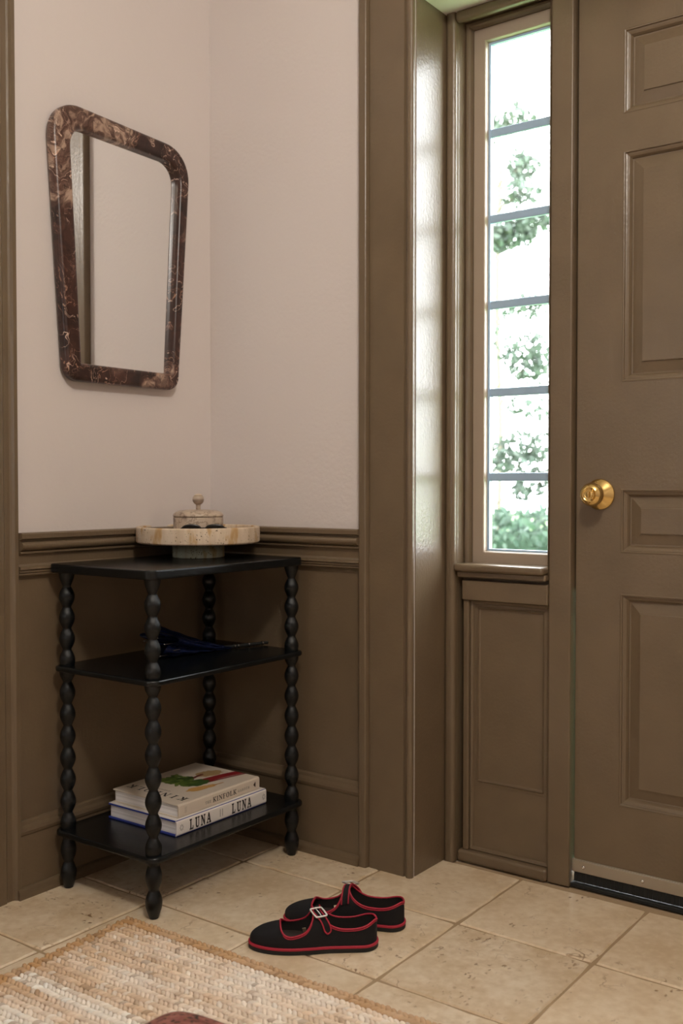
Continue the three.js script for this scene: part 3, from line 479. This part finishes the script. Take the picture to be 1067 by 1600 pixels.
function shoe(t, lat, L) {                             // heel at x = 0, toe at x = L; the buckle side is lat * z
  const Y0 = 0.013;
  const wK = [[0, 0.0310], [0.12, 0.0315], [0.25, 0.0305], [0.40, 0.0310], [0.55, 0.0375], [0.68, 0.0425], [0.78, 0.0420], [1, 0.038]];
  const hK = [[0, 0.060], [0.15, 0.066], [0.35, 0.067], [0.47, 0.066], [0.56, 0.057], [0.66, 0.044], [0.76, 0.0345], [0.9, 0.030], [1, 0.027]];
  const cap = (s) => (s < 0.12 ? Math.sqrt(Math.max(0, 1 - ((0.12 - s) / 0.12) ** 2)) : s > 0.76 ? Math.sqrt(Math.max(0, 1 - ((s - 0.76) / 0.24) ** 2)) : 1);
  const W = (s) => spline(wK, s) * cap(s), cen = (s) => -lat * (0.010 * smooth(0.45, 1, s) - 0.002 * Math.sin(s * 6));
  const Hh = (s) => spline(hK, s) * (s < 0.12 ? cap(s) ** 0.3 : s > 0.76 ? cap(s) ** 0.55 : 1);
  const S = (s, f, o = 0) => { const c = Math.cos(f), n = Math.sin(f); const w = W(s) + o * (s > 0.02 ? 1 : 0.3), h = Hh(s) + o; return new THREE.Vector3(s * L + (s < 0.1 ? -o : s > 0.9 ? o : 0) * Math.abs(n), Y0 + h * Math.pow(Math.max(0, n), 0.72), cen(s) + lat * w * Math.sign(c) * Math.pow(Math.abs(c), 0.78)); };
  const D2R = Math.PI / 180, open = [[0.004, 0.455, 67, 2.6], [0.503, 0.76, 67, 3.0]];
  const half = ([a, b, A, p], s) => { const u = (s - (a + b) / 2) / ((b - a) / 2); return Math.abs(u) >= 1 ? 0 : A * D2R * Math.pow(1 - Math.abs(u) ** p, 1 / p); };
  const inside = (s, f) => open.some((o) => Math.abs(f - Math.PI / 2) < half(o, s));
  const NS = 220, NF = 128; const sv = (i) => (1 - Math.cos(Math.PI * i / NS)) / 2;
  for (const [name, off, mat] of [['upper', 0, velvetM], ['lining', -0.0016, liningM]]) {
    const pos = [], uv = [], idx = [];
    for (let i = 0; i <= NS; i++) for (let j = 0; j <= NF; j++) { const f = Math.PI * j / NF, p = S(sv(i), f, off); pos.push(p.x, p.y, p.z); uv.push(sv(i) * L, f * 0.04); }
    for (let i = 0; i < NS; i++) for (let j = 0; j < NF; j++) { const s = sv(i + 0.5), f = Math.PI * (j + 0.5) / NF; if (inside(s, f)) continue; const a = i * (NF + 1) + j; idx.push(a, a + 1, a + NF + 2, a, a + NF + 2, a + NF + 1); }
    const g = new THREE.BufferGeometry(); g.setAttribute('position', new THREE.Float32BufferAttribute(pos, 3)); g.setAttribute('uv', new THREE.Float32BufferAttribute(uv, 2)); g.setIndex(idx); g.computeVertexNormals(); part(name, g, mat, t);
  }
  for (const o of open) {
    const P = []; const n = 60; const at = (k) => { const a = k / n * 2 * Math.PI; const s = (o[0] + o[1]) / 2 - Math.cos(a) * (o[1] - o[0]) / 2 * 0.999; return S(s, Math.PI / 2 + Math.sign(Math.sin(a)) * half(o, s), 0.0004); };
    for (let k = 0; k < n; k++) P.push(at(k));
    part('piping', merge([tube(P, 0.0019, 260, 8, true), tube(P.map((v) => v.clone().add(new THREE.Vector3(0, -0.0034, 0)).setZ(v.z + Math.sign(v.z - cen(v.x / L)) * 0.0012)), 0.0011, 260, 6, true)]), redM, t, 'red velvet edge piping');
  }
  // sole, red foxing band and insole
  const ring = (k) => { const r = []; const n = 70; for (let i = 0; i <= n; i++) r.push(new THREE.Vector2(sv2(i / n) * L * (1 + 2 * k / L) - k, 0).setY(cen(sv2(i / n)) + lat * (W(sv2(i / n)) + k * 0.9))); for (let i = n - 1; i > 0; i--) r.push(new THREE.Vector2(sv2(i / n) * L * (1 + 2 * k / L) - k, cen(sv2(i / n)) - lat * (W(sv2(i / n)) + k * 0.9))); return r; };
  function sv2(u) { return (1 - Math.cos(Math.PI * u)) / 2; }
  const layer = (k, y0, y1, bev) => { const s = new THREE.Shape(ring(k - bev)); const g = new THREE.ExtrudeGeometry(s, { depth: y1 - y0 - 2 * bev, bevelEnabled: true, bevelSize: bev, bevelThickness: bev, bevelSegments: 3 }); g.rotateX(Math.PI / 2); g.translate(0, y1 - bev, 0); return boxUV(g); };
  part('sole', layer(0.0025, 0, 0.0088, 0.0015), soleM, t);
  part('foxing', layer(0.0032, 0.0085, 0.0140, 0.0016), redM, t, 'red band above the sole');
  part('insole', layer(-0.002, 0.0138, 0.0152, 0.0004), insoleM, t);
  // strap with its free end on the buckle side
  const strapPt = (u, w) => { // u 0..1 from the far side to the tip, w -1..1 across
    const f = mix(150, 16, u) * D2R, s = 0.479 - 0.085 * smooth(0.5, 1, u); const tip = u > 0.93 ? Math.sqrt(Math.max(0, 1 - ((u - 0.93) / 0.07) ** 2)) : 1; return S(s + w * 0.027 * tip, f, 0.0028);
  };
  const NU = 60, NW = 6, pos = [], idx = []; for (const o of [0.0, -0.0016]) for (let i = 0; i <= NU; i++) for (let j = 0; j <= NW; j++) { const p = strapPt(i / NU, -1 + 2 * j / NW); pos.push(p.x, p.y + o, p.z); }
  const M = (NU + 1) * (NW + 1); for (const b of [0, M]) for (let i = 0; i < NU; i++) for (let j = 0; j < NW; j++) { const a = b + i * (NW + 1) + j; idx.push(a, a + 1, a + NW + 2, a, a + NW + 2, a + NW + 1); }
  const g = new THREE.BufferGeometry(); g.setAttribute('position', new THREE.Float32BufferAttribute(pos, 3)); g.setIndex(idx); g.computeVertexNormals(); const uvs = new Float32Array(pos.length / 3 * 2); g.setAttribute('uv', new THREE.BufferAttribute(uvs, 2));
  const st = part('strap', g, velvetM, t, 'black velvet strap edged in red');
  const edge = []; for (let i = 0; i <= 40; i++) edge.push(strapPt(i / 40, -1)); for (let i = 39; i >= 0; i--) edge.push(strapPt(i / 40, 1)); part('strap_piping', tube(edge, 0.0016, 240, 8), redM, st, 'red strap edging');
  // buckle
  const u0 = 0.64, C = strapPt(u0, 0), ea = strapPt(u0 + 0.03, 0).sub(strapPt(u0 - 0.03, 0)).normalize(), eb = strapPt(u0, 1).sub(strapPt(u0, -1)).normalize(), en = ea.clone().cross(eb).normalize(); if (en.y < 0) en.negate();
  const q = (a, b, n2) => C.clone().addScaledVector(ea, a).addScaledVector(eb, b).addScaledVector(en, n2);
  const A = 0.0115, B = 0.0115, fr = []; for (const [a, b] of [[-1, -1], [1, -1], [1, 1], [-1, 1]]) { const n = [[0.78, 0.99], [0.94, 0.94], [0.99, 0.78]]; const k = (a * b > 0) ? [...n].reverse() : n; for (const [x, y] of k) fr.push(q(a * A * x, b * B * y, 0.0036)); }
  const bu = part('buckle', tube(fr, 0.0018, 96, 8, true), silverM, t, 'silver square buckle');
  part('prong', tube([q(A, 0, 0.0036), q(0, 0.0004, 0.0048), q(-A, 0.0006, 0.0046)], 0.0009, 16, 6), steelM, bu);
  // small cloth tag on the inner side
  const tg = new RoundedBoxGeometry(0.007, 0.020, 0.0007, 1, 0.0002); tg.rotateX(lat * 0.6); tg.rotateZ(-0.2); tg.translate(0.57 * L, 0.030, cen(0.57) - lat * 0.006); part('tag', tg, tagM, t, 'small cream cloth tag');
}
function placeShoe(label, heel, toe, lat) {
  const dx = toe[0] - heel[0], dz = toe[1] - heel[1], L = Math.hypot(dx, dz);
  const t = thing('shoe', label, 'shoe', [heel[0], 0.0006, heel[1]], Math.atan2(-dz, dx), 'pair of velvet mary-jane shoes'); shoe(t, lat, L); return t;
}
placeShoe('black velvet shoe with red piping and silver buckle, the nearer one beside the rug', [0.806, 0.352], [0.606, 0.522], -1);
placeShoe('black velvet shoe with red piping, the farther one behind the other shoe', [0.806, 0.248], [0.574, 0.366], 1);

// ------------------------------------------------------------------ braided jute rug
{
  const t = thing('rug', 'braided natural jute rug with paler bands lying on the stone floor', 'rug', [0.300, 0.0008, 0.577], 0.026);
  const RW = 1.35, RD = 1.32, P = 0.0135, r = rng(31);
  part('backing', bx(0.004, RW - 0.004, 0, 0.004, 0.004, RD - 0.004, 0.001), new THREE.MeshStandardMaterial({ color: col(150, 116, 78), roughness: 1 }), t);
  const juteM = new THREE.MeshStandardMaterial({ color: 0xffffff, vertexColors: true, roughness: 0.85, bumpMap: rep(paintBump, 1, 6), bumpScale: 0.0006 });
  const base = new THREE.SphereGeometry(1, 8, 6, 0, 2 * Math.PI, 0, Math.PI * 0.62); const bp = base.attributes.position, bn = base.attributes.normal, bu = base.attributes.uv, bi = base.index.array;
  const lin = (a) => { const c = col(...a); return [c.r, c.g, c.b]; };
  const gold = lin([184, 140, 88]), tan = lin([224, 200, 174]), pale = lin([240, 228, 214]), white = lin([242, 236, 226]), dark = lin([124, 92, 58]);
  const rows = Math.floor(RD / P); const v = new THREE.Vector3(), nn = new THREE.Vector3(), e = new THREE.Euler(), m = new THREE.Matrix4(), nm = new THREE.Matrix3();
  for (let k = 0; k < rows; k++) {
    const pos = [], nor = [], uv = [], cl = [], idx = []; const z = (k + 0.5) * P, end = 0.004 * (r() - 0.5), n = Math.floor(RW / 0.0118);
    for (let i = 0; i < n; i++) {
      const x = (i + 0.5 + (k % 2) * 0.5) * 0.0118 + end + (r() - 0.5) * 0.0025, sz = 0.88 + r() * 0.3;
      e.set((r() - 0.5) * 0.25, (k % 2 ? 1 : -1) * (0.62 + (r() - 0.5) * 0.35), (r() - 0.5) * 0.3); m.makeRotationFromEuler(e); nm.setFromMatrix4(m);
      const edgeRow = k < 2 || i < 2 || k > rows - 3, g1 = fbm(x * 5, z * 7, 3, 3), stripe = smooth(0.1, 0.3, Math.sin(z * 46 + 0.8)) * smooth(0.27, 0.30, z);
      let c = mix3(tan, pale, clamp(0.35 + g1 * 1.3 + (x - 0.28) * 1.2)); c = mix3(c, gold, clamp(0.28 - x * 1.3 + 0.8 * fbm(x * 3, z * 16, 14, 3))); c = mix3(c, white, stripe * 0.75 + (r() < 0.10 ? 0.5 : 0)); if (edgeRow) c = mix3(c, gold, 0.75); if (r() < 0.07) c = mix3(c, dark, 0.4); const w = 0.90 + r() * 0.18;
      const o = pos.length / 3;
      for (let q = 0; q < bp.count; q++) { v.fromBufferAttribute(bp, q); nn.set(v.x / 0.0102, v.y / 0.0056, v.z / 0.0054).normalize(); v.set(v.x * 0.0102 * sz, v.y * 0.0056 * sz, v.z * 0.0054 * sz).applyMatrix4(m); nn.applyMatrix3(nm); pos.push(x + v.x, 0.0045 + v.y + (edgeRow ? 0.001 : 0), z + v.z); nor.push(nn.x, nn.y, nn.z); uv.push(bu.getX(q) * 0.05, bu.getY(q) * 0.05 + i); cl.push(c[0] * w, c[1] * w, c[2] * w); }
      for (const q of bi) idx.push(o + q);
    }
    const g = new THREE.BufferGeometry(); g.setAttribute('position', new THREE.Float32BufferAttribute(pos, 3)); g.setAttribute('normal', new THREE.Float32BufferAttribute(nor, 3)); g.setAttribute('uv', new THREE.Float32BufferAttribute(uv, 2)); g.setAttribute('color', new THREE.Float32BufferAttribute(cl, 3)); g.setIndex(idx);
    part('braid_row', g, juteM, t);
  }
}
{ // mottled cushion whose corner shows at the bottom edge
  const tex = dataTex(512, 512, (u, v) => { const a = per((x, y) => fbm(x, y, 4, 4))(u, v, 7), b = per((x, y) => fbm(x, y, 24, 3))(u, v, 15); let c = mix3([0.42, 0.22, 0.19], [0.66, 0.44, 0.39], clamp(0.5 + 1.4 * a)); c = mix3(c, [0.20, 0.14, 0.11], smooth(0.0, 0.25, b)); c = mix3(c, [0.58, 0.44, 0.26], smooth(0.15, 0.4, per((x, y) => fbm(x, y, 54, 3))(u, v, 9))); return c; }, true);
  const t = thing('cushion', 'mottled reddish brown fabric cushion lying on the jute rug', 'cushion', [0.955, 0.011, 1.058], 0.06);
  const N = 40, pos = [], uv = [], idx = [], S = 0.2; for (const sgn of [1, -1]) for (let i = 0; i <= N; i++) for (let j = 0; j <= N; j++) { const a = -1 + 2 * i / N, b = -1 + 2 * j / N; const k = Math.pow((1 - a ** 4) * (1 - b ** 4), 0.45), pin = 1 - 0.07 * (1 - Math.abs(a) ** 3) * b * b * 0.9, pin2 = 1 - 0.07 * (1 - Math.abs(b) ** 3) * a * a * 0.9; pos.push(a * S * pin2, 0.034 + sgn * k * (sgn > 0 ? 0.072 : 0.032), b * S * pin); uv.push(a * 0.9, b * 0.9); }
  const M = (N + 1) ** 2; for (const b of [0, M]) for (let i = 0; i < N; i++) for (let j = 0; j < N; j++) { const a = b + i * (N + 1) + j; if (b) idx.push(a, a + N + 1, a + 1, a + 1, a + N + 1, a + N + 2); else idx.push(a, a + 1, a + N + 1, a + 1, a + N + 2, a + N + 1); }
  const g = new THREE.BufferGeometry(); g.setAttribute('position', new THREE.Float32BufferAttribute(pos, 3)); g.setAttribute('uv', new THREE.Float32BufferAttribute(uv, 2)); g.setIndex(idx); g.computeVertexNormals(); part('cover', g, new THREE.MeshStandardMaterial({ map: tex, roughness: 0.95 }), t);
  const e = []; for (const [a, b] of [[-1, -1], [1, -1], [1, 1], [-1, 1]]) for (const q of [[0.97, 0.97]]) e.push([a * S * q[0], 0.034, b * S * q[1]]); const pe = []; for (let i = 0; i < 4; i++) for (let k = 0; k < 6; k++) { const u = k / 6, A = e[i], B = e[(i + 1) % 4], bow = 1 - 0.06 * Math.sin(Math.PI * u); pe.push([mix(A[0], B[0], u) * bow, 0.034, mix(A[2], B[2], u) * bow]); }
  part('piping', tube(pe, 0.003, 160, 8, true), new THREE.MeshStandardMaterial({ color: col(122, 84, 74), roughness: 0.9 }), t);
}

// ------------------------------------------------------------------ pendant lamp over the entry
{
  const t = thing('pendant_lamp', 'frosted glass globe pendant lamp hanging from the ceiling', 'lamp', LAMP);
  part('globe', new THREE.SphereGeometry(0.1, 40, 28), new THREE.MeshStandardMaterial({ color: 0xffffff, emissive: new THREE.Color(1, 0.85, 0.66), emissiveIntensity: 2 }), t);
  part('stem', tube([[0, 0.1, 0], [0, CH - LAMP[1] - 0.02, 0]], 0.006, 4, 10), brassM, t);
  const c = new THREE.CylinderGeometry(0.055, 0.06, 0.02, 32); c.translate(0, CH - LAMP[1] - 0.011, 0); part('canopy', c, brassM, t);
}

// ------------------------------------------------------------------ outdoors: lawn, hedge, trees
{
  struct('lawn', bx(-24, 24, -0.30, -0.13, -34, 12, 0.001), new THREE.MeshStandardMaterial({ color: col(148, 182, 122), roughness: 1, bumpMap: rep(wallBump, 4), bumpScale: 0.02 }));
  const leafG = (() => { const s = new THREE.Shape(); s.moveTo(0, 0); s.bezierCurveTo(0.4, 0.2, 0.42, 0.7, 0, 1); s.bezierCurveTo(-0.42, 0.7, -0.4, 0.2, 0, 0); const g = new THREE.ShapeGeometry(s, 4); const p = g.attributes.position; for (let i = 0; i < p.count; i++) p.setZ(i, 0.25 * Math.abs(p.getX(i)) - 0.15 * p.getY(i) ** 2); g.computeVertexNormals(); return g; })();
  const leafM = new THREE.MeshPhysicalMaterial({ color: col(66, 80, 70), roughness: 0.8, transmission: 0.2, thickness: 0, side: THREE.DoubleSide });
  const hedgeM = new THREE.MeshPhysicalMaterial({ color: col(60, 82, 68), roughness: 0.8, transmission: 0.25, thickness: 0, side: THREE.DoubleSide });
  const barkM = new THREE.MeshStandardMaterial({ color: col(96, 88, 78), roughness: 0.95 });
  function leaves(parent, list, mat, seed, size) {
    const r = rng(seed), im = new THREE.InstancedMesh(leafG, mat, list.length), q = new THREE.Quaternion(), e = new THREE.Euler(), m = new THREE.Matrix4(), c = new THREE.Color();
    list.forEach((p, i) => { e.set(r() * 6.3, r() * 6.3, r() * 6.3); q.setFromEuler(e); const s = size * (0.6 + r() * 0.8); m.compose(new THREE.Vector3(...p), q, new THREE.Vector3(s, s, s)); im.setMatrixAt(i, m); const k = 0.8 + r() * 0.35; im.setColorAt(i, c.setRGB(k * (0.92 + r() * 0.16), k, k * (0.9 + r() * 0.12))); });
    im.name = 'foliage'; im.userData.kind = 'stuff'; im.castShadow = im.receiveShadow = true; parent.add(im);
  }
  const ball = (r, c, R, n, out) => { for (let i = 0; i < n; i++) { let x, y, z; do { x = r() * 2 - 1; y = r() * 2 - 1; z = r() * 2 - 1; } while (x * x + y * y + z * z > 1); out.push([c[0] + x * R, c[1] + y * R * 0.75, c[2] + z * R]); } };
  { const t = thing('hedge', 'low clipped green hedge seen through the lowest window pane', 'hedge', [-2.2, -0.13, -6.4]); const r = rng(77), L = []; for (let i = 0; i < 13000; i++) { const x = (r() - 0.5) * 7, top = 0.84 + 0.05 * n3(x * 2, 1, 1), y = Math.pow(r(), 0.7) * top; L.push([x, y, (r() - 0.5) * 1.2 * (1 - 0.3 * (y / top) ** 2)]); } leaves(t, L, hedgeM, 78, 0.07); part('core', bx(-3.45, 3.45, 0.0, 0.66, -0.2, 0.2, 0.1, 3), new THREE.MeshStandardMaterial({ color: col(52, 70, 56), roughness: 1 }), t); }
  function tree(label, base, h, spread, clumps, seed) {
    const t = thing('tree', label, 'tree', base), r = rng(seed), L = [], B = [tube([[0, 0, 0], [0.06, h * 0.3, 0.03], [-0.04, h * 0.62, -0.02], [0.02, h, 0]], 0.05, 24, 8)];
    for (const [x, y, z, R, n] of clumps) { ball(r, [x, y, z], R, n, L); if (n > 150) B.push(tube([[0, Math.max(0.4, y - 0.5 - Math.hypot(x, z) * 0.3), 0], [x * 0.5, y - 0.25, z * 0.5], [x, y, z]], 0.011, 12, 6)); }
    for (let i = 0; i < spread; i++) { const a = r() * 6.28, d = 0.5 + r() * h * 0.42; const c = [Math.cos(a) * d, h * (0.4 + 0.65 * r()), Math.sin(a) * d - 0.4]; if (Math.abs(c[0] - (clumps[0]?.[0] ?? 99)) < 0.75 && c[2] > -1.5) continue; ball(r, c, 0.2 + r() * 0.2, 55, L); }
    part('trunk', merge(B), barkM, t); leaves(t, L, leafM, seed + 1, 0.062);
  }
  // clumps of a loose tree, metres from its foot; the foot stands left of the window's line of sight
  const spots = [[-0.10, 3.72, 0, 0.16, 46], [-0.28, 3.62, 0.1, 0.13, 34], [-0.02, 3.33, 0, 0.14, 60], [0.02, 3.12, 0.1, 0.13, 50], [-0.10, 2.86, 0, 0.18, 90], [-0.24, 2.80, 0.1, 0.14, 70], [0.06, 2.88, 0, 0.12, 50], [0.22, 2.95, -0.1, 0.12, 40], [-0.02, 2.26, 0, 0.15, 40], [0.12, 2.3, 0, 0.10, 26], [0.1, 2.0, 0.05, 0.13, 36], [-0.15, 1.95, 0, 0.10, 20], [0.02, 1.82, 0, 0.13, 50], [0.2, 1.85, 0, 0.1, 26], [-0.1, 1.55, 0, 0.10, 16], [0.14, 1.52, 0, 0.12, 24], [0.0, 1.30, 0, 0.14, 22], [0.16, 1.22, 0, 0.18, 60], [-0.24, 1.18, 0, 0.14, 50], [0.05, 1.12, 0.1, 0.16, 50], [0.2, 0.98, 0, 0.14, 44], [0.0, 0.92, 0, 0.1, 22]];
  tree('loose pale green tree with thin branches seen through the sidelight window', [-3.35, -0.13, -6.9], 4.2, 26, spots.map(([x, y, z, R, n]) => [x + 0.88, 1.08 + (y - 0.95) * 1.29, z, R * 1.35, Math.round(n * 3.6)]), 301);
  tree('tall leafy tree farther back, beyond the hedge', [-6.2, -0.13, -13.5], 6.5, 46, [], 331);
}

renderer.render(scene, camera);
